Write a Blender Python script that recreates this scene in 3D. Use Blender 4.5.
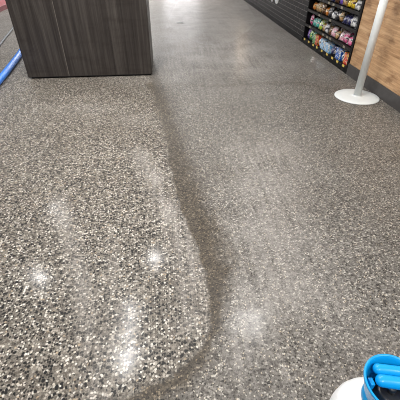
import bpy, bmesh, math, random
import numpy as np
from mathutils import Matrix, Vector

for o in list(bpy.data.objects):
    bpy.data.objects.remove(o)
S = bpy.context.scene
COL = S.collection
PI = math.pi
random.seed(7)

# ------------------------------------------------------------------ camera
FPX, PITCH, YAW, CAMH = 340.0, math.radians(37.4), math.radians(5.3), 1.40
_fh = Vector((math.sin(YAW), math.cos(YAW), 0))
_r = Vector((math.cos(YAW), -math.sin(YAW), 0))
_F = _fh * math.cos(PITCH) - Vector((0, 0, 1)) * math.sin(PITCH)
_U = _fh * math.sin(PITCH) + Vector((0, 0, 1)) * math.cos(PITCH)
cam_d = bpy.data.cameras.new('camera')
cam_d.sensor_width = 36.0
cam_d.lens = 36.0 * FPX / 400.0
cam_d.clip_start = 0.02
cam = bpy.data.objects.new('camera', cam_d)
COL.objects.link(cam)
M3 = Matrix((( _r.x, _U.x, -_F.x), (_r.y, _U.y, -_F.y), (_r.z, _U.z, -_F.z)))
cam.matrix_world = Matrix.Translation((0, 0, CAMH)) @ M3.to_4x4()
S.camera = cam

def ground(px, py, z=0.0):
    """floor position seen at a photograph pixel (used for surveying the layout)"""
    d = _F + _r * ((px - 200) / FPX) - _U * ((py - 200) / FPX)
    k = (z - CAMH) / d.z
    return Vector((d.x * k, d.y * k, z))

# ------------------------------------------------------------------ light
W = bpy.data.worlds.new('world')
S.world = W
W.use_nodes = True
W.node_tree.nodes['Background'].inputs[0].default_value = (0.92, 0.955, 1.0, 1)
W.node_tree.nodes['Background'].inputs[1].default_value = 0.50

S.view_settings.view_transform = 'Standard'
S.view_settings.look = 'None'
S.view_settings.gamma = 1.0
S.view_settings.use_curve_mapping = False
S.view_settings.exposure = 0.36
S.cycles.filter_width = 1.0

# ------------------------------------------------------------------ material helpers
def srgb(r, g, b):
    def f(c):
        c /= 255.0
        return c / 12.92 if c <= 0.04045 else ((c + 0.055) / 1.055) ** 2.4
    return (f(r), f(g), f(b), 1.0)

class NT:
    """small node-graph builder"""
    def __init__(self, name):
        self.m = bpy.data.materials.new(name)
        self.m.use_nodes = True
        self.t = self.m.node_tree
        self.b = self.t.nodes['Principled BSDF']
    def n(self, kind, **kw):
        nd = self.t.nodes.new('ShaderNode' + kind)
        for k, v in kw.items():
            setattr(nd, k, v)
        return nd
    def set(self, sock, v):
        if isinstance(v, bpy.types.NodeSocket):
            self.t.links.new(v, sock)
        else:
            sock.default_value = v
    def math(self, op, a, b=0.0, c=None, clamp=False):
        nd = self.n('Math', operation=op, use_clamp=clamp)
        self.set(nd.inputs[0], a); self.set(nd.inputs[1], b)
        if c is not None: self.set(nd.inputs[2], c)
        return nd.outputs[0]
    def mix(self, f, a, b, blend='MIX'):
        nd = self.n('Mix', data_type='RGBA', blend_type=blend)
        self.set(nd.inputs[0], f); self.set(nd.inputs[6], a); self.set(nd.inputs[7], b)
        return nd.outputs[2]
    def step(self, v, lo, hi, t0=0.0, t1=1.0):
        nd = self.n('MapRange', interpolation_type='SMOOTHSTEP')
        for i, x in enumerate((v, lo, hi, t0, t1)): self.set(nd.inputs[i], x)
        return nd.outputs[0]
    def coord(self, scale=(1, 1, 1), kind='Object'):
        tc = self.n('TexCoord')
        mp = self.n('Mapping')
        mp.inputs['Scale'].default_value = scale
        self.t.links.new(tc.outputs[kind], mp.inputs[0])
        return mp.outputs[0]
    def noise(self, vec, scale, detail=3.0, rough=0.55):
        nd = self.n('TexNoise')
        self.set(nd.inputs['Vector'], vec)
        nd.inputs['Scale'].default_value = scale
        nd.inputs['Detail'].default_value = detail
        nd.inputs['Roughness'].default_value = rough
        return nd.outputs[0]
    def voronoi(self, vec, scale, rnd=1.0):
        nd = self.n('TexVoronoi', voronoi_dimensions='2D')
        self.set(nd.inputs['Vector'], vec)
        nd.inputs['Scale'].default_value = scale
        nd.inputs['Randomness'].default_value = rnd
        sp = self.n('SeparateColor')
        self.t.links.new(nd.outputs['Color'], sp.inputs[0])
        return nd.outputs['Distance'], sp.outputs[0], sp.outputs[1], sp.outputs[2]
    def ramp(self, f, stops, interp='LINEAR'):
        nd = self.n('ValToRGB')
        cr = nd.color_ramp
        cr.interpolation = interp
        while len(cr.elements) < len(stops): cr.elements.new(0.5)
        for e, (p, c) in zip(cr.elements, stops):
            e.position = p; e.color = c
        self.set(nd.inputs[0], f)
        return nd.outputs[0]
    def attr(self, name):
        return self.n('Attribute', attribute_name=name).outputs['Fac']
    def bump(self, h, strength=0.2, dist=0.002):
        nd = self.n('Bump')
        nd.inputs['Strength'].default_value = strength
        nd.inputs['Distance'].default_value = dist
        self.set(nd.inputs['Height'], h)
        self.t.links.new(nd.outputs[0], self.b.inputs['Normal'])
    def base(self, c): self.set(self.b.inputs['Base Color'], c)
    def rough(self, v): self.set(self.b.inputs['Roughness'], v)

def plain(name, c, rough=0.5, metal=0.0, vary=0.06, scale=30.0, coat=0.0, spec=0.5):
    g = NT(name)
    nz = g.noise(g.coord(), scale, 3)
    lo = tuple(x * (1 - vary) for x in c[:3]) + (1,)
    hi = tuple(min(1, x * (1 + vary)) for x in c[:3]) + (1,)
    g.base(g.ramp(nz, [(0.3, lo), (0.7, hi)]))
    g.rough(rough)
    g.b.inputs['Metallic'].default_value = metal
    g.b.inputs['Coat Weight'].default_value = coat
    g.b.inputs['Specular IOR Level'].default_value = spec
    return g.m

def glow(name, c, strength):
    g = NT(name)
    g.base(c)
    g.b.inputs['Emission Color'].default_value = c
    g.b.inputs['Emission Strength'].default_value = strength
    return g.m

# ------------------------------------------------------------------ mesh helpers
def link(name, me, mat, parent=None, smooth=False):
    o = bpy.data.objects.new(name, me)
    COL.objects.link(o)
    if mat is not None and not me.materials: me.materials.append(mat)
    if parent is not None: o.parent = parent
    if smooth:
        for p in me.polygons: p.use_smooth = True
    return o

def from_bm(name, bm, mat, parent=None, smooth=False):
    me = bpy.data.meshes.new(name)
    bm.normal_update()
    bm.to_mesh(me); bm.free()
    return link(name, me, mat, parent, smooth)

def bm_box(bm, x0, x1, y0, y1, z0, z1, bevel=0.0):
    r = bmesh.ops.create_cube(bm, size=1.0)
    for v in r['verts']:
        v.co = Vector(((x0 + x1) / 2 + v.co.x * (x1 - x0), (y0 + y1) / 2 + v.co.y * (y1 - y0), (z0 + z1) / 2 + v.co.z * (z1 - z0)))
    if bevel > 0:
        es = list({e for v in r['verts'] for e in v.link_edges})
        bmesh.ops.bevel(bm, geom=es, offset=bevel, segments=2, affect='EDGES', profile=0.6)

def box(name, mat, x0, x1, y0, y1, z0, z1, parent=None, bevel=0.0):
    bm = bmesh.new()
    bm_box(bm, x0, x1, y0, y1, z0, z1, bevel)
    return from_bm(name, bm, mat, parent)

def lathe(name, mat, profile, parent=None, seg=48, centre=(0, 0), sx=1.0, sy=1.0):
    bm = bmesh.new()
    rings = []
    for (r, z) in profile:
        if r < 1e-6:
            rings.append([bm.verts.new((centre[0], centre[1], z))])
        else:
            rings.append([bm.verts.new((centre[0] + sx * r * math.cos(2 * PI * k / seg), centre[1] + sy * r * math.sin(2 * PI * k / seg), z)) for k in range(seg)])
    for a, b in zip(rings, rings[1:]):
        for k in range(seg):
            k2 = (k + 1) % seg
            if len(a) == 1 and len(b) == 1: continue
            if len(a) == 1: bm.faces.new((a[0], b[k2], b[k]))
            elif len(b) == 1: bm.faces.new((a[k], a[k2], b[0]))
            else: bm.faces.new((a[k], a[k2], b[k2], b[k]))
    bmesh.ops.recalc_face_normals(bm, faces=bm.faces)
    return from_bm(name, bm, mat, parent, True)

def tube(name, mat, pts, radius, parent=None, seg=12, sub=8, ry=None):
    """swept tube along a Catmull-Rom path, closed ends"""
    P = [Vector(p) for p in pts]
    path = []
    for i in range(len(P) - 1):
        p0, p1, p2, p3 = P[max(i - 1, 0)], P[i], P[i + 1], P[min(i + 2, len(P) - 1)]
        for s in range(sub):
            t = s / sub
            path.append(0.5 * (2 * p1 + (p2 - p0) * t + (2 * p0 - 5 * p1 + 4 * p2 - p3) * t * t + (3 * p1 - p0 - 3 * p2 + p3) * t ** 3))
    path.append(P[-1])
    bm = bmesh.new()
    rings = []
    n = len(path)
    for i, p in enumerate(path):
        d = (path[min(i + 1, n - 1)] - path[max(i - 1, 0)]).normalized()
        side = d.cross(Vector((0, 0, 1)))
        side = side.normalized() if side.length > 1e-4 else Vector((1, 0, 0))
        up = side.cross(d).normalized()
        rings.append([bm.verts.new(p + side * radius * math.cos(2 * PI * k / seg) + up * (ry or radius) * math.sin(2 * PI * k / seg)) for k in range(seg)])
    for a, b in zip(rings, rings[1:]):
        for k in range(seg): bm.faces.new((a[k], a[(k + 1) % seg], b[(k + 1) % seg], b[k]))
    bm.faces.new(rings[0]); bm.faces.new(rings[-1][::-1])
    bmesh.ops.recalc_face_normals(bm, faces=bm.faces)
    return from_bm(name, bm, mat, parent, True)

def empty(name, loc=(0, 0, 0)):
    o = bpy.data.objects.new(name, None)
    COL.objects.link(o)
    o.location = loc
    o.empty_display_size = 0.1
    return o

def tag(o, label, cat=None, group=None, kind=None):
    o['label'] = label
    if cat: o['category'] = cat
    if group: o['group'] = group
    if kind: o['kind'] = kind
    return o

# ------------------------------------------------------------------ floor
# the ground / still unground areas of the concrete, surveyed outline of the machine pass
outline = [(-160, -20), (60, -20), (120, 20), (150, 74), (158, 106), (166, 140), (172, 175), (181, 208), (194, 238), (205, 272), (210, 302), (210, 326), (203, 346), (188, 364), (165, 380), (130, 395), (60, 415), (-60, 430)]
poly = np.array([[p.x, p.y] for p in (ground(*q) for q in outline)])

def seg_dist(P, pts, closed=True):
    d = np.full(len(P), 1e9)
    n = len(pts)
    for i in range(n if closed else n - 1):
        a, b = pts[i], pts[(i + 1) % n]
        ab = b - a
        t = np.clip(((P - a) @ ab) / (ab @ ab), 0, 1)
        d = np.minimum(d, np.linalg.norm(P - (a + t[:, None] * ab), axis=1))
    return d

def inside(P, pts):
    r = np.zeros(len(P), bool)
    n = len(pts)
    for i in range(n):
        a, b = pts[i], pts[(i + 1) % n]
        c = ((a[1] > P[:, 1]) != (b[1] > P[:, 1]))
        with np.errstate(divide='ignore', invalid='ignore'):
            xx = (b[0] - a[0]) * (P[:, 1] - a[1]) / (b[1] - a[1]) + a[0]
        r ^= c & (P[:, 0] < xx)
    return r

def gauss_path(P, px_pts, width, soft=1.0):
    pts = np.array([[q.x, q.y] for q in (ground(*p) for p in px_pts)])
    d = seg_dist(P, pts, closed=False)
    return np.exp(-(d / width) ** 2 * soft)

def spread(a, b, n): return list(np.linspace(a, b, n, endpoint=False))
xs = np.array(spread(-8, -3, 6) + spread(-3, 2.6, 225) + spread(2.6, 9, 7) + [9.0])
ys = np.array(spread(-4, 0.2, 5) + spread(0.2, 6.4, 249) + spread(6.4, 26, 30) + [26.0])
gx, gy = np.meshgrid(xs, ys)
P = np.stack([gx.ravel(), gy.ravel()], 1)
sd = seg_dist(P, poly)
sd[inside(P, poly)] *= -1                       # negative inside the freshly ground pass
# residual damp strip hugging the outside of the pass
band_w = np.interp(P[:, 1], [0.3, 0.62, 0.80, 0.95, 1.15, 1.6, 2.2, 3.0, 4.0, 5.0], [0.10, 0.09, 0.045, 0.075, 0.18, 0.25, 0.22, 0.20, 0.30, 0.24])
band_s = np.interp(P[:, 1], [0.3, 0.62, 0.80, 0.95, 1.6, 2.2, 3.0, 4.2, 5.2], [0.9, 0.95, 0.85, 0.95, 0.9, 0.75, 0.6, 0.6, 0.0])
damp = np.zeros(len(P))
damp = np.maximum(damp, 0.75 * gauss_path(P, [(152, 84), (160, 96), (166, 118)], 0.11))  # darker patch beside the kiosk's right corner
damp = np.maximum(damp, 0.45 * gauss_path(P, [(150, 84), (210, 86), (290, 82), (340, 90)], 0.10))  # darker line running across from the kiosk's foot
damp = np.maximum(damp, 0.35 * gauss_path(P, [(330, 112), (370, 140), (400, 160)], 0.16))
damp = np.maximum(damp, 0.40 * gauss_path(P, [(150, 275), (156, 320)], 0.05))
damp = np.maximum(damp, 0.30 * gauss_path(P, [(90, 190), (60, 240), (70, 290)], 0.10))
damp = np.maximum(damp, 0.30 * gauss_path(P, [(10, 370), (60, 395)], 0.07))
# dried grinding slurry left as a pale grey film, some far-floor light painted in
film = 0.80 * gauss_path(P, [(140, 150), (160, 190), (177, 230), (190, 270), (193, 320)], 0.075)
film = np.maximum(film, 0.30 * gauss_path(P, [(112, 240), (112, 300), (116, 370)], 0.04))
film = np.maximum(film, 0.85 * gauss_path(P, [(240, 285), (247, 320), (240, 365)], 0.07))
film = np.maximum(film, 0.65 * gauss_path(P, [(270, 150), (260, 220), (285, 300), (310, 400)], 0.32))
film = np.maximum(film, 0.95 * gauss_path(P, [(210, -10), (215, 55)], 1.3))  # slurry plus painted light, brightening the far floor
film = np.maximum(film, 0.5 * gauss_path(P, [(60, 200), (85, 300), (95, 400)], 0.05))
far = np.interp(P[:, 1], [4.2, 8], [0, 1])
film = np.maximum(film, 0.35 * gauss_path(P, [(60, 105), (130, 120)], 0.20))

nx, ny = len(xs), len(ys)
idx = np.arange(nx * ny).reshape(ny, nx)
faces = np.stack([idx[:-1, :-1], idx[:-1, 1:], idx[1:, 1:], idx[1:, :-1]], -1).reshape(-1, 4)
me = bpy.data.meshes.new('floor')
verts = np.zeros((nx * ny, 3)); verts[:, :2] = P
me.from_pydata(verts.tolist(), [], faces.tolist())
for nm, a in (('pass_edge', sd), ('damp', damp), ('film', film), ('band_w', band_w), ('band_s', band_s), ('far_bright', far)):
    at = me.attributes.new(nm, 'FLOAT', 'POINT')
    at.data.foreach_set('value', a.astype(np.float32))

g = NT('ground_aggregate_concrete')
co = g.coord()
wob = g.n('TexNoise'); g.set(wob.inputs['Vector'], co); wob.inputs['Scale'].default_value = 60.0
wv = g.n('VectorMath', operation='MULTIPLY_ADD')
g.t.links.new(wob.outputs['Color'], wv.inputs[0]); wv.inputs[1].default_value = (0.010, 0.010, 0); g.t.links.new(co, wv.inputs[2])
cw = wv.outputs[0]
edge_n = g.noise(co, 9.0, 4)
fine_n = g.noise(co, 300.0, 2)
patch_n = g.noise(co, 2.2, 4)
sdn = g.math('ADD', g.attr('pass_edge'), g.math('MULTIPLY', g.math('SUBTRACT', edge_n, 0.5), 0.07))
fresh = g.step(sdn, 0.022, -0.022)
# layer 1: fine sand matrix
c_mat = g.ramp(fine_n, [(0.32, srgb(70, 65, 59)), (0.5, srgb(112, 107, 99)), (0.68, srgb(156, 151, 143))])
# layer 2: gravel, many colours
d1, r1, g1, b1 = g.voronoi(cw, 92.0)
c_st = g.ramp(r1, [(0.0, srgb(14, 13, 12)), (0.15, srgb(50, 45, 40)), (0.32, srgb(98, 91, 83)), (0.52, srgb(138, 132, 123)), (0.72, srgb(172, 167, 158)), (0.90, srgb(216, 213, 206)), (0.975, srgb(170, 154, 132))], 'CONSTANT')
m_st = g.step(d1, 0.52, 0.40)
full = g.mix(m_st, c_mat, c_st)
# layer 3: larger dark pebbles and pale chips
d2, r2, g2, b2 = g.voronoi(cw, 52.0)
big = g.math('MULTIPLY', g.step(d2, 0.40, 0.32), g.math('GREATER_THAN', r2, 0.80))
full = g.mix(big, full, g.mix(g2, srgb(5, 5, 5), srgb(26, 23, 20)))
d3, r3, g3, b3 = g.voronoi(cw, 70.0)
pale = g.math('MULTIPLY', g.step(d3, 0.36, 0.27), g.math('GREATER_THAN', r3, 0.88))
full = g.mix(pale, full, g.mix(g3, srgb(232, 230, 225), srgb(206, 198, 184)))
# not yet ground: finer, greyer, only some chips show through
d4, r4, g4, b4 = g.voronoi(cw, 122.0)
c_old = g.ramp(r4, [(0.0, srgb(44, 40, 37)), (0.14, srgb(84, 78, 74)), (0.36, srgb(112, 107, 103)), (0.66, srgb(140, 135, 130)), (0.92, srgb(190, 184, 176))], 'CONSTANT')
old0 = g.mix(g.step(d4, 0.58, 0.44), g.mix(0.35, c_mat, srgb(100, 95, 91)), c_old)
old = g.mix(1.0, old0, srgb(234, 234, 231), 'MULTIPLY')
d5, r5, g5, b5 = g.voronoi(cw, 104.0)
chip = g.math('MULTIPLY', g.step(d5, 0.36, 0.27), g.math('GREATER_THAN', r5, 0.90))
old = g.mix(g.math('MULTIPLY', chip, 0.75), old, g.mix(g5, srgb(214, 206, 192), srgb(190, 172, 144)))
old = g.mix(g.math('MULTIPLY', big, 0.38), old, srgb(52, 48, 46))
full = g.mix(1.0, full, srgb(230, 226, 222), 'MULTIPLY')
col = g.mix(fresh, old, full)
# clustering of the aggregate: coarser mottling over both finishes
clus = g.step(g.noise(co, 34.0, 3, 0.75), 0.30, 0.70, 0.70, 1.26)
cc = g.n('CombineColor'); [g.set(cc.inputs[i], clus) for i in range(3)]
col = g.mix(1.0, col, cc.outputs[0], 'MULTIPLY')
# film of dried slurry, with light painted into its far patch
streak = g.math('MULTIPLY', g.math('SUBTRACT', g.noise(g.coord((30, 1.1, 1)), 1.0, 4, 0.6), 0.5), 0.7)
fl = g.math('MULTIPLY', g.attr('film'), g.step(g.math('ADD', streak, g.math('ADD', patch_n, g.math('MULTIPLY', g.math('SUBTRACT', fine_n, 0.5), 0.5))), 0.28, 0.64), clamp=True)
fcol = g.mix(0.8, srgb(172, 166, 160), cc.outputs[0], 'MULTIPLY')
col = g.mix(g.math('MULTIPLY', fl, 0.55), col, fcol)
# far floor paled with distance: light put into the colour
col = g.mix(g.math('MULTIPLY', g.attr('far_bright'), 0.38), col, g.mix(0.9, srgb(204, 194, 185), cc.outputs[0], 'MULTIPLY'))
# damp strip hugging the outside of the pass: crisp against the pass, ragged outwards
bn = g.math('MULTIPLY', g.math('SUBTRACT', g.noise(co, 11.0, 5, 0.65), 0.5), 1.1)
rel = g.math('ADD', g.math('DIVIDE', sdn, g.attr('band_w')), bn)
band = g.math('MULTIPLY', g.math('MULTIPLY', g.step(sdn, -0.012, 0.012), g.step(rel, 1.15, 0.35)), g.attr('band_s'))
# damp and other dark patches
dm = g.math('MULTIPLY', g.attr('damp'), g.step(g.math('ADD', g.attr('damp'), g.math('MULTIPLY', g.math('SUBTRACT', g.noise(co, 16.0, 5, 0.7), 0.5), 1.5)), 0.15, 0.60), clamp=True)
dm = g.math('MAXIMUM', dm, band)
col = g.mix(g.math('MULTIPLY', dm, 0.95), col, g.mix(1.0, col, srgb(162, 147, 124), 'MULTIPLY'))
# broad dirt variation
dirt = g.step(g.noise(co, 1.3, 5, 0.6), 0.35, 0.66)
col = g.mix(g.math('MULTIPLY', dirt, 0.35), col, g.mix(1.0, col, srgb(206, 199, 192), 'MULTIPLY'))
g.base(col)
rgh = g.math('ADD', 0.42, g.math('MULTIPLY', fine_n, 0.25))
rgh = g.math('SUBTRACT', rgh, g.math('MULTIPLY', dm, 0.12))
g.rough(rgh)
g.b.inputs['Specular IOR Level'].default_value = 0.22
wet = g.step(g.noise(co, 5.0, 3), 0.42, 0.60)
g.set(g.b.inputs['Coat Weight'], g.math('ADD', 0.10, g.math('MULTIPLY', wet, 0.16)))
g.set(g.b.inputs['Coat Roughness'], g.math('ADD', 0.14, g.math('ADD', g.math('MULTIPLY', g.attr('film'), 0.10), g.math('MULTIPLY', g.attr('far_bright'), 0.08))))
g.bump(g.math('ADD', fine_n, g.math('MULTIPLY', m_st, 0.5)), 0.25, 0.0012)
floor = link('floor', me, g.m)
tag(floor, 'grey exposed-aggregate concrete floor with a freshly ground pass edged by a damp strip', 'floor', kind='structure')

# ------------------------------------------------------------------ materials of the setting
m_tile = plain('black_glazed_tile', srgb(27, 24, 25), 0.45, vary=0.15, scale=9, spec=0.12)
m_grout = plain('grey_grout', srgb(128, 124, 121), 0.9, vary=0.3, scale=14, spec=0.1)
m_black = plain('black_laminate', srgb(16, 15, 16), 0.5, vary=0.15, spec=0.15)
m_kick = plain('black_kick_board', srgb(14, 13, 13), 0.5, vary=0.15, spec=0.12)
m_steelblk = plain('black_powder_coat', srgb(20, 19, 20), 0.5, vary=0.12, spec=0.2)
m_base = plain('charcoal_skirting', srgb(72, 69, 68), 0.5, vary=0.10, scale=12, spec=0.25)
m_top = plain('dark_counter_laminate', srgb(60, 56, 54), 0.4)

def wood_mat(name, stops, stretch, sc, rough, dark=0.35):
    g = NT(name)
    v = g.coord(stretch)
    n1 = g.noise(v, sc, 6, 0.62)
    n2 = g.noise(v, sc * 4.2, 4, 0.6)
    kn = g.noise(g.coord((0.8, 1.4, 3.2)), 2.6, 4, 0.6)
    f = g.math('ADD', g.math('MULTIPLY', n1, 0.7), g.math('MULTIPLY', n2, 0.3))
    c = g.ramp(f, stops)
    c = g.mix(g.math('MULTIPLY', g.step(kn, 0.50, 0.70), dark), c, g.mix(1.0, c, srgb(120, 88, 62), 'MULTIPLY'))
    g.base(c); g.rough(rough)
    g.b.inputs['Specular IOR Level'].default_value = 0.3
    g.bump(n2, 0.08, 0.001)
    return g.m
m_oak = wood_mat('rustic_oak_boarding', [(0.30, srgb(128, 92, 62)), (0.45, srgb(180, 140, 102)), (0.58, srgb(206, 168, 128)), (0.72, srgb(222, 190, 154))], (1, 0.4, 8), 3.4, 0.5, 0.6)
m_kiosk = wood_mat('dark_streaked_laminate', [(0.30, srgb(38, 34, 32)), (0.46, srgb(55, 50, 47)), (0.58, srgb(70, 65, 61)), (0.74, srgb(92, 86, 81))], (10, 10, 0.30), 2.4, 0.38, 0.25)

# ------------------------------------------------------------------ right-hand counter front
WX, TH = 2.345, 0.48
Y_SH0, Y_SH1 = 4.36, 6.14          # snack cabinet between the oak and the tiled front
Y_END, H_C = 12.6, 1.15
tw = box('wall_right_tiled', m_grout, WX, WX + TH, Y_SH1, Y_END, 0.0, H_C)
tag(tw, 'black tiled counter front with pale grout along the right side', 'wall', kind='structure')
TL, THH, GAP = 0.30, 0.075, 0.009
KZ = 0.085
tmesh = {}
def tile_mesh(L):
    k = round(L, 3)
    if k not in tmesh:
        bm = bmesh.new()
        bm_box(bm, -0.0025, 0.004, -L / 2, L / 2, -(THH - GAP) / 2, (THH - GAP) / 2)
        fr = [e for e in bm.edges if all(v.co.x < 0 for v in e.verts)]
        bmesh.ops.bevel(bm, geom=fr, offset=0.001, segments=1, affect='EDGES')
        m = bpy.data.meshes.new('tile'); bm.to_mesh(m); bm.free(); m.materials.append(m_tile)
        tmesh[k] = m
    return tmesh[k]
row = 0
z = KZ
while z + THH <= H_C + 1e-6:
    y = Y_SH1 + (0 if row % 2 == 0 else -TL / 2)
    while y < Y_END - 0.02:
        a, b = max(y, Y_SH1) + 0.009, min(y + TL, Y_END) - 0.009
        if b - a > 0.03:
            o = bpy.data.objects.new('tile', tile_mesh(b - a))
            COL.objects.link(o); o.parent = tw
            o.location = (WX - 0.0008 + random.uniform(-0.0006, 0.0006), (a + b) / 2, z + THH / 2)
            o.rotation_euler = (0, random.uniform(-.002, .002), random.uniform(-.002, .002))
        y += TL
    z += THH; row += 1
k = box('baseboard_right_tiled', m_kick, WX - 0.012, WX, Y_SH1, Y_END, 0.0, KZ - 0.003, bevel=0.002)
tag(k, 'black kick board along the foot of the tiled counter front', 'baseboard', kind='structure')

ow = box('wall_right_oak', m_oak, WX, WX + TH, -1.5, Y_SH0, 0.0, H_C)
tag(ow, 'rustic oak counter front behind the white post', 'wall', kind='structure')
k = box('baseboard_right_oak', m_base, WX - 0.014, WX, -1.5, Y_SH0, 0.0, 0.135, bevel=0.003)
tag(k, 'charcoal skirting board under the oak counter front', 'baseboard', kind='structure')
ct = box('trim_1', m_top, WX - 0.02, WX + TH + 0.02, -1.5, Y_END, H_C, H_C + 0.04, bevel=0.004)
tag(ct, 'dark laminate counter top running over the tiled and oak fronts', 'counter', kind='structure')

# white letters on the tiles; only the feet of two strokes reach into the picture
m_white_print = plain('white_vinyl', srgb(225, 225, 222), 0.5, vary=0.03)
sign = empty('wall_lettering', (WX - 0.008, 8.05, 0.34))
tag(sign, 'large white letters fixed to the black tiled counter front', 'sign')
def poly_plate(name, pts, parent):
    """outline in (reading direction, height); reading direction is -y on this wall"""
    bm = bmesh.new()
    fr = [bm.verts.new((-0.004, -u, v)) for u, v in pts]
    bk = [bm.verts.new((0.003, -u, v)) for u, v in pts]
    bm.faces.new(fr); bm.faces.new(bk[::-1])
    n = len(pts)
    for i in range(n): bm.faces.new((fr[i], bk[i], bk[(i + 1) % n], fr[(i + 1) % n]))
    bmesh.ops.recalc_face_normals(bm, faces=bm.faces)
    return from_bm(name, bm, m_white_print, parent)
HL = 0.46
poly_plate('letter', [(-0.29, 0), (-0.21, 0), (-0.21, HL - 0.09), (-0.12, HL - 0.09), (-0.12, HL), (-0.38, HL), (-0.38, HL - 0.09), (-0.29, HL - 0.09)], sign)
uo, ui = [], []
cx, ro, ri = 0.10, 0.155, 0.075
for k in range(13):
    a = PI + PI * k / 12
    uo.append((cx + ro * math.cos(a), ro + ro * math.sin(a)))
    ui.append((cx + ri * math.cos(a), ro + ri * math.sin(a)))
poly_plate('letter', [(cx - ro, HL)] + uo + [(cx + ro, HL), (cx + ri, HL)] + ui[::-1] + [(cx - ri, HL)], sign)

# ------------------------------------------------------------------ snack cabinet
cab = empty('snack_cabinet', (WX, (Y_SH0 + Y_SH1) / 2, 0))
tag(cab, 'black open snack cabinet between the tiled front and the oak front', 'shelf')
def cbox(name, mat, x0, x1, y0, y1, z0, z1, parent=cab, bevel=0.0):
    px, py = WX, (Y_SH0 + Y_SH1) / 2
    if parent is not cab: 
        px += parent.location.x; py += parent.location.y
        z0 -= parent.location.z; z1 -= parent.location.z
    return box(name, mat, x0 - px, x1 - px, y0 - py, y1 - py, z0, z1, parent, bevel)
cbox('side_panel', m_black, WX - 0.015, WX + TH - 0.01, Y_SH0 + 0.002, Y_SH0 + 0.045, 0, H_C - 0.002, bevel=0.002)
cbox('side_panel', m_black, WX - 0.006, WX + TH - 0.01, Y_SH1 - 0.025, Y_SH1 - 0.002, 0, H_C - 0.002, bevel=0.002)
cbox('back_panel', m_black, WX + TH - 0.04, WX + TH - 0.012, Y_SH0 + 0.046, Y_SH1 - 0.026, 0, H_C - 0.002)
cbox('kick_board', m_kick, WX - 0.010, WX + 0.02, Y_SH0 + 0.046, Y_SH1 - 0.026, 0, 0.052)
m_tag_y = plain('yellow_price_ticket', srgb(226, 196, 96), 0.6, vary=0.08)
m_tag_w = plain('white_price_ticket', srgb(150, 140, 122), 0.6, vary=0.05)
m_rail = plain('dark_ticket_rail', srgb(34, 32, 31), 0.5, spec=0.2)
SHELF_Z = [0.075, 0.285, 0.500, 0.695, 0.885]
tagmesh = None
A0, A1 = Y_SH0 + 0.046, Y_SH1 - 0.026
for i, sz in enumerate(SHELF_Z):
    sh = cbox('shelf', m_steelblk, WX + 0.004, WX + TH - 0.042, A0, A1, sz - 0.018, sz)
    cbox('ticket_rail', m_rail if i else m_black, WX - 0.010, WX + 0.003, A0, A1, sz - 0.022, sz + 0.012, parent=sh)
    n = 9 if i == 0 else 12
    for k in range(n):
        y = A0 + (k + 0.5) * (A1 - A0) / n + random.uniform(-.02, .02)
        if i and random.random() < 0.6: continue
        w = 0.035
        cbox('price_ticket', m_tag_y if (i == 0 or random.random() < 0.0) else m_tag_w, WX - 0.0135, WX - 0.0105, y - w, y + w * 0.6, sz - 0.018, sz + 0.010, parent=sh)
cbox('top_panel', m_black, WX, WX + TH - 0.042, A0, A1, H_C - 0.03, H_C - 0.002)

def print_mat(name, c1, c2, c3, sc):
    g = NT(name)
    v = g.coord((1, 1, 1), 'Object')
    n = g.noise(v, sc, 2)
    c = g.ramp(n, [(0.0, c1), (0.44, c2), (0.53, c3), (0.61, srgb(24, 20, 24))], 'CONSTANT')
    g.base(c); g.rough(0.28)
    g.b.inputs['Coat Weight'].default_value = 0.5
    g.set(g.b.inputs['Coat Roughness'], g.math('ADD', 0.14, g.math('ADD', g.math('MULTIPLY', g.attr('film'), 0.10), g.math('MULTIPLY', g.attr('far_bright'), 0.08))))
    return g.m
WHT, BLK = srgb(232, 230, 226), srgb(24, 22, 26)
PAL = {
 'teal': (srgb(30, 140, 128), srgb(90, 190, 176), WHT),
 'green': (srgb(24, 110, 66), srgb(80, 160, 90), srgb(226, 226, 150)),
 'purple': (srgb(72, 48, 140), srgb(120, 84, 184), srgb(216, 190, 226)),
 'pink': (srgb(206, 62, 120), srgb(232, 128, 168), WHT),
 'pale pink': (srgb(222, 150, 168), srgb(240, 196, 204), WHT),
 'red': (srgb(176, 24, 26), srgb(214, 50, 38), srgb(240, 190, 80)),
 'blue': (srgb(20, 74, 158), srgb(40, 108, 196), WHT),
 'light blue': (srgb(96, 164, 220), srgb(176, 212, 238), WHT),
 'white': (srgb(206, 204, 200), WHT, srgb(150, 150, 160)),
 'tan': (srgb(150, 110, 70), srgb(190, 152, 104), srgb(224, 206, 168)),
 'orange': (srgb(176, 90, 28), srgb(214, 134, 56), srgb(240, 200, 130)),
 'brown': (srgb(74, 46, 30), srgb(112, 74, 48), srgb(190, 160, 120)),
 'navy': (srgb(24, 24, 58), srgb(44, 44, 92), srgb(160, 160, 190)),
 'black': (BLK, srgb(40, 38, 44), srgb(190, 186, 184)),
 'yellow': (srgb(206, 166, 20), srgb(232, 204, 64), srgb(120, 70, 20)),
 'lime': (srgb(150, 180, 40), srgb(196, 210, 80), WHT),
}
PM = {k: print_mat('printed_film_' + k.replace(' ', '_'), *v, 30.0) for k, v in PAL.items()}
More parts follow.
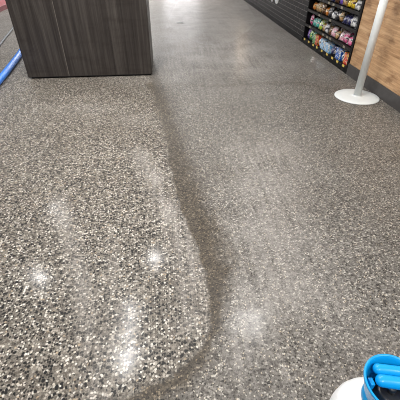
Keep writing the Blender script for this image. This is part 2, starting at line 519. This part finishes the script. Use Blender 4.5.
# pillow bag: closed skin with crimped top and bottom seams; three body shapes shared by all bags
def bag_mesh(w, h, d, seed):
    rnd = random.Random(seed)
    nu, nv = 9, 11
    bm = bmesh.new()
    def pt(s, i, j):
        u, v = i / (nu - 1) * 2 - 1, j / (nv - 1)
        e = (1 - abs(u) ** 3.2) * min(1.0, 1.0 * math.sin(PI * min(max((v - 0.06) / 0.88, 0), 1)) ** 0.55 if 0.06 < v < 0.94 else 0)
        wr = 1 + 0.16 * math.sin(5 * u + 7 * v + seed) + 0.10 * math.sin(11 * v - 4 * u + seed * 2)
        pinch = 1 - 0.06 * math.sin(PI * v)
        return Vector((s * d / 2 * e * wr, u * w / 2 * pinch, v * h + (0.004 * math.sin(9 * u + seed) if v > 0.9 else 0)))
    fr = [[bm.verts.new(pt(-1, i, j)) for j in range(nv)] for i in range(nu)]
    bk = [[fr[i][j] if i in (0, nu - 1) or j in (0, nv - 1) else bm.verts.new(pt(1, i, j)) for j in range(nv)] for i in range(nu)]
    for i in range(nu - 1):
        for j in range(nv - 1):
            for G, rev in ((fr, 0), (bk, 1)):
                q = [G[i][j], G[i][j + 1], G[i + 1][j + 1], G[i + 1][j]]
                try: bm.faces.new(q[::-1] if rev else q)
                except ValueError: pass
    bmesh.ops.recalc_face_normals(bm, faces=bm.faces)
    m = bpy.data.meshes.new('snack_bag'); bm.to_mesh(m); bm.free()
    for p in m.polygons: p.use_smooth = True
    return m
def carton_mesh(w, h, d):
    bm = bmesh.new()
    bm_box(bm, -d / 2, d / 2, -w / 2, w / 2, 0, h, 0.003)
    # tuck-flap seam: raised closing flap over the top front edge
    bm_box(bm, -d / 2 - 0.0012, d / 2 - 0.004, -w / 2 + 0.004, w / 2 - 0.004, h, h + 0.0012)
    m = bpy.data.meshes.new('snack_carton'); bm.to_mesh(m); bm.free()
    return m
cache = {}
def item_mesh(kind, colour, var, w, h, d):
    key = (kind, colour, var, w, h)
    if key not in cache:
        m = bag_mesh(w, h, d, var) if kind == 'bag' else carton_mesh(w, h, d)
        m.materials.append(PM[colour])
        cache[key] = m
    return cache[key]
ORD = ['first', 'second', 'third', 'fourth', 'fifth', 'sixth', 'seventh', 'eighth', 'ninth', 'tenth', 'eleventh', 'twelfth', 'thirteenth', 'fourteenth', 'fifteenth', 'sixteenth']
SHN = ['lowest shelf', 'second shelf up', 'third shelf up', 'fourth shelf up']
# front rows listed from the tiled front (far, left) to the oak front (near, right): kind, colour, width, height
F = {
 0: [('bag', 'purple', .12, .15), ('bag', 'green', .11, .17), ('bag', 'teal', .10, .15), ('carton', 'green', .10, .12), ('carton', 'red', .11, .13), ('bag', 'white', .09, .13),
     ('carton', 'light blue', .18, .12), ('carton', 'light blue', .16, .11), ('bag', 'navy', .10, .12), ('bag', 'black', .10, .12), ('carton', 'blue', .16, .13), ('bag', 'white', .09, .16), ('carton', 'red', .15, .13)],
 1: [('bag', 'pink', .11, .14), ('bag', 'teal', .12, .16), ('bag', 'teal', .12, .15), ('bag', 'lime', .12, .15), ('bag', 'tan', .11, .13), ('bag', 'white', .11, .14), ('bag', 'brown', .10, .12), ('bag', 'pale pink', .12, .13),
     ('bag', 'tan', .10, .13), ('bag', 'pale pink', .12, .14), ('bag', 'pink', .12, .15), ('bag', 'pink', .12, .14), ('bag', 'pale pink', .12, .14)],
 2: [('bag', 'orange', .13, .15), ('bag', 'tan', .12, .15), ('bag', 'tan', .12, .14), ('bag', 'brown', .12, .14), ('bag', 'orange', .11, .13), ('bag', 'black', .12, .13), ('bag', 'white', .11, .12), ('bag', 'black', .11, .13),
     ('bag', 'tan', .11, .11), ('bag', 'navy', .12, .14), ('bag', 'navy', .11, .13), ('bag', 'white', .13, .14), ('bag', 'white', .12, .12)],
 3: [('bag', 'brown', .13, .14), ('bag', 'orange', .12, .14), ('bag', 'tan', .12, .13), ('bag', 'brown', .12, .14), ('bag', 'tan', .11, .13), ('bag', 'navy', .12, .14), ('bag', 'brown', .12, .14), ('bag', 'purple', .11, .13),
     ('bag', 'tan', .12, .13), ('bag', 'yellow', .12, .15), ('bag', 'yellow', .11, .14), ('bag', 'white', .12, .12), ('bag', 'tan', .12, .13)],
}
for s, items in F.items():
    for layer in (0, 1):
        seq = items if layer == 0 else items[1:] + items[:1]
        tot = sum(i[2] for i in seq)
        gap = (A1 - A0 - 0.04 - tot) / len(seq)
        y = A1 - 0.02
        for k, (kind, colour, w, h) in enumerate(seq):
            sc = 1.0
            if gap < 0.004:
                sc = (A1 - A0 - 0.04) / tot * 0.94
            ww = w * sc
            yc = y - ww / 2 - max(gap, 0.003) / 2
            y = yc - ww / 2 - max(gap, 0.003) / 2
            d = 0.062 if kind == 'bag' else 0.085
            hh = min(h * (1.12 if layer == 0 else 1.15), SHELF_Z[s + 1] - SHELF_Z[s] - 0.045)
            if kind == 'bag' and layer == 0: hh *= random.uniform(0.72, 1.0)
            o = bpy.data.objects.new('snack_' + kind, item_mesh(kind, colour, k % 3, round(ww * ((0.91 if s == 0 else 0.95) if kind == 'bag' else 0.95), 3), round(hh, 3), d))
            COL.objects.link(o)
            lean = random.uniform(0.10, 0.32 if s == 0 else 0.60) if kind == 'bag' else 0.0
            o.location = (WX + ((0.045 if s == 0 and kind == 'bag' else 0.055) if layer == 0 else 0.21) + (0.0 if kind == 'carton' else random.uniform(-.008, .012)), yc, SHELF_Z[s] + 0.001)
            rx = random.uniform(-.10, .10) * (0.4 if s == 0 else 1) if kind == 'bag' else 0.0
            o.location.z += abs(math.sin(rx)) * ww / 2 + (0.004 if kind == 'bag' else 0)
            o.rotation_euler = (rx, lean, random.uniform(-.15, .15) * (0.3 if s == 0 else 1) if kind == 'bag' else 0.0)
            what = {'bag': 'snack bag', 'carton': 'snack carton'}[kind]
            where = 'in front row' if layer == 0 else 'in back row'
            tag(o, f'{colour} {what} {where} of the {SHN[s]}, {ORD[k]} from tiles', what.split()[1], 'snack packets in the black cabinet')

# ------------------------------------------------------------------ kiosk
KX0, KX1, KY0, KY1, KH = -1.755, -0.200, 4.53, 5.30, 1.06
kiosk = empty('kiosk_counter', ((KX0 + KX1) / 2, (KY0 + KY1) / 2, 0))
tag(kiosk, 'dark streaked wood-laminate kiosk counter standing on the concrete floor', 'counter')
def kb(name, mat, x0, x1, y0, y1, z0, z1, bevel=0.0):
    c = kiosk.location
    return box(name, mat, x0 - c.x, x1 - c.x, y0 - c.y, y1 - c.y, z0, z1, kiosk, bevel)
kb('plinth', m_kick, KX0 + 0.03, KX1 - 0.02, KY0 + 0.03, KY1 - 0.03, 0, 0.03)
kb('carcass', m_black, KX0 + 0.018, KX1 - 0.018, KY0 + 0.018, KY1 - 0.018, 0.03, KH - 0.04)
m_edge = plain('black_edge_band', srgb(26, 24, 23), 0.5)
kb('front_panel', m_kiosk, KX0, -1.2525, KY0, KY0 + 0.018, 0.026, KH - 0.04, 0.0015)
kb('front_panel', m_kiosk, -1.2475, -0.6625, KY0, KY0 + 0.018, 0.026, KH - 0.04, 0.0012)
kb('front_panel', m_kiosk, -0.6610, KX1, KY0, KY0 + 0.018, 0.026, KH - 0.04, 0.0012)
kb('seam_strip', plain('pale_seam_strip', srgb(112, 105, 98), 0.4), -1.2523, -1.2477, KY0 + 0.001, KY0 + 0.017, 0.03, KH - 0.04)
kb('side_panel', m_kiosk, KX1 - 0.018, KX1, KY0 + 0.0185, KY1, 0.026, KH - 0.04, 0.0015)
kb('side_panel', m_kiosk, KX0, KX0 + 0.018, KY0 + 0.0185, KY1, 0.026, KH - 0.04, 0.0015)
kb('bottom_edge_band', m_edge, KX0 + 0.002, KX1 - 0.002, KY0 + 0.002, KY0 + 0.016, 0.018, 0.026)
kb('worktop', m_top, KX0 - 0.015, KX1 + 0.015, KY0 - 0.015, KY1 + 0.015, KH - 0.04, KH, 0.004)

# ------------------------------------------------------------------ white post on a disc
m_wpaint = plain('white_powder_coat', srgb(214, 217, 215), 0.35, vary=0.03, scale=8)
pc = ground(356.5, 97)
post = empty('barrier_post', (pc.x, pc.y, 0))
tag(post, 'white round post on a flat disc base in front of the oak front', 'post')
lathe('disc_base', m_wpaint, [(0, 0.0), (0.232, 0.0), (0.238, 0.003), (0.238, 0.007), (0.232, 0.011), (0.16, 0.015), (0.05, 0.018), (0, 0.018)], post, 64)
lathe('collar', m_wpaint, [(0, 0.0165), (0.052, 0.0165), (0.052, 0.022), (0.044, 0.027), (0, 0.027)], post, 32)
lathe('pole', m_wpaint, [(0, 0.026), (0.0385, 0.026), (0.0385, 1.34), (0, 1.34)], post, 32)
lathe('top_cap', plain('grey_plastic_cap', srgb(150, 152, 152), 0.5), [(0, 1.339), (0.041, 1.339), (0.041, 1.36), (0.03, 1.372), (0, 1.376)], post, 32)

# ------------------------------------------------------------------ blue tube, grey cable, paper scrap, red platform
m_blue = plain('blue_rubber', srgb(30, 124, 228), 0.35, vary=0.05, scale=6)
RH = 0.040
pts = [ground(-75, 210), ground(-40, 150), ground(-12, 100), ground(8, 74), ground(20, 57.5), ground(27, 46), ground(30, 36)]
hose = tube('vacuum_hose', m_blue, [(p.x, p.y, RH) for p in pts], RH, sub=10, seg=18)
tag(hose, 'thick bright blue hose lying on the floor beside the dark kiosk', 'hose')
m_grey = plain('grey_cable_sheath', srgb(104, 108, 112), 0.5)
pts = [ground(-14, 66), ground(0, 46), ground(6, 38), ground(12, 30.5), ground(15, 24), ground(16, 17)]
cable = tube('power_cable', m_grey, [(p.x, p.y, 0.016) for p in pts], 0.016, sub=8, seg=10)
tag(cable, 'thin grey cable running across the floor behind the blue hose', 'cable')

p = ground(180, 23)
bm = bmesh.new()
nq = 6
top = []
for i in range(nq + 1):
    x = -0.075 + 0.15 * i / nq
    zz = 0.002 + 0.006 * math.sin(PI * i / nq)
    top.append([bm.verts.new((x, -0.035 + 0.006 * math.sin(i), zz)), bm.verts.new((x, 0.035, zz + 0.002))])
for a, b in zip(top, top[1:]): bm.faces.new((a[0], b[0], b[1], a[1]))
r = bmesh.ops.solidify(bm, geom=bm.faces[:], thickness=0.0015)
scrap = from_bm('paper_scrap', bm, m_white_print)
scrap.location = (p.x, p.y, 0.0005)
tag(scrap, 'small white paper scrap lying on the floor past the kiosk', 'paper')

m_red = plain('red_enamel', srgb(118, 10, 24), 0.35, vary=0.06)
m_deck_lit = plain('lit_red_deck', srgb(206, 120, 122), 0.4, vary=0.06)  # deck paler than the kick: light on its top put into the colour
px_, py_ = -4.00, 9.55
plat = empty('display_platform', (px_ - 0.5, py_ + 1.3, 0))
tag(plat, 'low red display platform at the far end of the blue hose', 'platform')
box('kick_frame', m_red, -0.48, 0.50, -1.30, 1.30, 0.0, 0.10, plat, 0.004)
box('deck', m_deck_lit, -0.50, 0.503, -1.303, 1.303, 0.10, 0.112, plat, 0.004)

# ------------------------------------------------------------------ pump sprayer
sc_ = ground(396, 384, 0.5)
spr = empty('pump_sprayer', (sc_.x, sc_.y, 0))
tag(spr, 'white plastic pump sprayer with a bright blue funnel top', 'sprayer')
g = NT('white_translucent_plastic')
g.base(g.ramp(g.noise(g.coord(), 6.0, 2), [(0.3, srgb(242, 242, 242)), (0.7, srgb(250, 249, 248))]))
g.rough(0.32)
g.b.inputs['Subsurface Weight'].default_value = 0.25
g.b.inputs['Subsurface Radius'].default_value = (0.02, 0.02, 0.02)
m_tank = g.m
m_cyan = plain('bright_blue_plastic', srgb(6, 148, 212), 0.30, vary=0.05, scale=8)
m_dkplastic = plain('black_plastic', srgb(22, 22, 24), 0.35)
lathe('tank', m_tank, [(0, 0.0), (0.09, 0.0), (0.104, 0.006), (0.110, 0.02), (0.112, 0.06), (0.108, 0.075), (0.112, 0.09), (0.112, 0.20), (0.112, 0.26), (0.108, 0.295), (0.098, 0.328), (0.082, 0.356), (0.064, 0.378), (0.050, 0.392), (0.046, 0.400), (0.046, 0.415), (0, 0.415)], spr, 64)
lathe('screw_collar', m_cyan, [(0.044, 0.398), (0.056, 0.398), (0.058, 0.403), (0.058, 0.425), (0.054, 0.430), (0.044, 0.430)], spr, 48)
# funnel with a real wall: outside up, over the rolled rim, inside down
lathe('funnel', m_cyan, [(0.045, 0.428), (0.056, 0.430), (0.062, 0.445), (0.068, 0.47), (0.074, 0.492), (0.0775, 0.499), (0.0780, 0.503), (0.0755, 0.506), (0.0715, 0.503), (0.068, 0.493), (0.062, 0.47), (0.056, 0.446), (0.050, 0.436), (0.0, 0.434)], spr, 72)
lathe('pump_nut', m_dkplastic, [(0, 0.435), (0.045, 0.435), (0.046, 0.438), (0.046, 0.446), (0.040, 0.449), (0.040, 0.453), (0.033, 0.455), (0.033, 0.459), (0.024, 0.461), (0, 0.461)], spr, 36)
lathe('pump_rod', m_dkplastic, [(0, 0.458), (0.010, 0.458), (0.010, 0.480), (0, 0.480)], spr, 20)
# loop handle: two thick round-ended grips joined by a web underneath
def capsule(name, a, b, r, mat, parent, seg=18, cap=6):
    a, b = Vector(a), Vector(b)
    d = (b - a).normalized(); side = d.cross(Vector((0, 0, 1))).normalized(); up = side.cross(d)
    prof = [(-r * math.cos(PI / 2 * k / cap), r * math.sin(PI / 2 * k / cap)) for k in range(cap + 1)]
    L = (b - a).length
    prof = prof + [(L - u, v) for u, v in prof[::-1]]
    bm = bmesh.new(); rings = []
    for u, v in prof:
        c = a + d * u
        rings.append([bm.verts.new(c)] if v < 1e-6 else [bm.verts.new(c + side * v * math.cos(2 * PI * k / seg) + up * v * math.sin(2 * PI * k / seg)) for k in range(seg)])
    for p, q in zip(rings, rings[1:]):
        for k in range(seg):
            k2 = (k + 1) % seg
            if len(p) == 1: bm.faces.new((p[0], q[k], q[k2]))
            elif len(q) == 1: bm.faces.new((p[k], p[k2], q[0]))
            else: bm.faces.new((p[k], p[k2], q[k2], q[k]))
    bmesh.ops.recalc_face_normals(bm, faces=bm.faces)
    return from_bm(name, bm, mat, parent, True)
capsule('pump_handle', (-0.022, 0.043, 0.494), (0.052, 0.026, 0.494), 0.0142, m_cyan, spr)
capsule('pump_handle', (-0.028, 0.014, 0.493), (0.054, -0.006, 0.493), 0.0158, m_cyan, spr)
box('handle_web', m_cyan, -0.012, 0.040, -0.002, 0.036, 0.474, 0.486, spr, 0.003)
box('handle_lug', m_cyan, -0.054, -0.042, 0.010, 0.030, 0.452, 0.482, spr, 0.003)

# ------------------------------------------------------------------ shop lights on suspended tracks
m_fix = plain('white_lamp_housing', srgb(220, 220, 218), 0.4)
g_led = glow('led_disc', (1, 0.97, 0.92, 1), 6.0)
LZ = 3.0
def spot(x, y, watt, radius, label, colour=(1, 0.98, 0.95)):
    t = empty('ceiling_downlight', (x, y, LZ))
    tag(t, label, 'lamp', 'downlights above the floor')
    lathe('housing', m_fix, [(radius + 0.004, 0.0), (radius + 0.02, 0.0), (radius + 0.02, 0.10), (0.015, 0.13), (0.015, 0.5), (0, 0.5)], t, 24)
    lathe('diffuser', g_led, [(0, 0.012), (radius + 0.003, 0.012)], t, 24)
    L = bpy.data.lights.new('downlight_beam', 'AREA')
    L.shape = 'DISK'; L.size = radius * 2; L.energy = watt; L.color = colour
    lo = bpy.data.objects.new('downlight_beam', L); COL.objects.link(lo)
    lo.parent = t; lo.location = (0, 0, -0.002)
K = 1 + LZ / CAMH
for (q, w, rr, lb) in [((57, 210), 16, .04, 'downlight above the left side, beside the kiosk'), ((40, 280), 16, .04, 'downlight above the left side, nearest the hose'),
                       ((155, 260), 15, .04, 'downlight above the front of the kiosk'), ((248, 320), 34, .13, 'wide downlight above the unground aisle floor')]:
    f = ground(*q)
    spot(f.x * K, f.y * K, w, rr, lb)
for (x, y, lb) in [(-1.3, 15.2, 'added far fill downlight beyond the kiosk'), (-3.6, 15.6, 'added far fill downlight over the red platform side')]:
    spot(x, y, 260, 0.14, lb)  # unseen lamps added to brighten the far floor
for i, (x, y) in enumerate([(-2.2, -1.0), (0.0, -1.2), (1.9, -0.9)]):  # unseen fill lamps added behind the viewer for general light
    spot(x, y, 40, 0.10, ['added fill downlight behind the viewer on the left', 'added fill downlight behind the viewer in the middle', 'added fill downlight behind the viewer on the right'][i])
# slim batten running along the aisle
f = ground(129, 336)
bt = empty('ceiling_batten', (f.x * K, f.y * K, LZ))
tag(bt, 'slim white batten lamp above the middle of the ground pass', 'lamp')
box('housing', m_fix, -0.06, 0.06, -0.55, 0.55, 0.014, 0.08, bt, 0.004)
box('diffuser', g_led, -0.04, 0.04, -0.50, 0.50, 0.004, 0.013, bt)
L = bpy.data.lights.new('batten_beam', 'AREA'); L.shape = 'RECTANGLE'; L.size = 0.08; L.size_y = 1.0; L.energy = 62; L.color = (1, 0.98, 0.95)
lo = bpy.data.objects.new('batten_beam', L); COL.objects.link(lo); lo.parent = bt

# warm lamp standing on the far end of the counter, mirrored in the far floor
pen = empty('table_lamp', (2.56, 11.9, H_C + 0.04))
tag(pen, 'warm glowing lantern lamp at the far end of the tiled counter', 'lamp')
lathe('lamp_base', m_dkplastic, [(0, 0), (0.11, 0), (0.11, 0.015), (0.02, 0.03), (0.02, 0.10), (0, 0.10)], pen, 24)
lathe('lamp_shade', glow('warm_lamp_shade', (1.0, 0.74, 0.5, 1), 22.0), [(0, 0.09), (0.15, 0.09), (0.17, 0.12), (0.15, 0.42), (0.13, 0.45), (0, 0.45)], pen, 32)
# daylit glass entrance at the far end
m_frame = plain('grey_door_frame', srgb(120, 120, 122), 0.4)
wd = empty('window_1', (0.9, 20.0, 0))
tag(wd, 'bright daylit glass entrance at the far end of the aisle', 'window', kind='structure')
box('pane', glow('daylit_glass', (0.98, 0.97, 1.0, 1), 6.0), -0.9, 0.9, 0.0, 0.02, 0.05, 2.3, wd)
box('window_frame', m_frame, -1.0, -0.9, -0.04, 0.06, 0, 2.4, wd)
box('window_frame', m_frame, 0.9, 1.0, -0.04, 0.06, 0, 2.4, wd)
box('window_frame', m_frame, -0.9, 0.9, -0.04, 0.06, 2.3, 2.4, wd)
box('window_frame', m_frame, -0.9, 0.9, -0.04, 0.06, 0.0, 0.05, wd)

# unseen dark walls, added to shade upright faces and darken reflections
m_wall = plain('dark_grey_wall_paint', srgb(96, 93, 90), 0.8, vary=0.08, scale=2)
tag(box('added_wall_left', m_wall, -7.6, -7.5, -4.0, 22.0, 0, 3.2), 'unseen dark grey wall on the far left, added for shading', 'wall', kind='structure')
tag(box('added_wall_back', m_wall, -7.5, 8.0, -4.1, -4.0, 0, 3.2), 'unseen dark grey wall behind the viewer, added for shading', 'wall', kind='structure')
tag(box('added_wall_far', m_wall, -7.5, 8.0, 20.1, 20.2, 0, 3.2), 'unseen dark grey wall around the glass entrance, added for shading', 'wall', kind='structure')
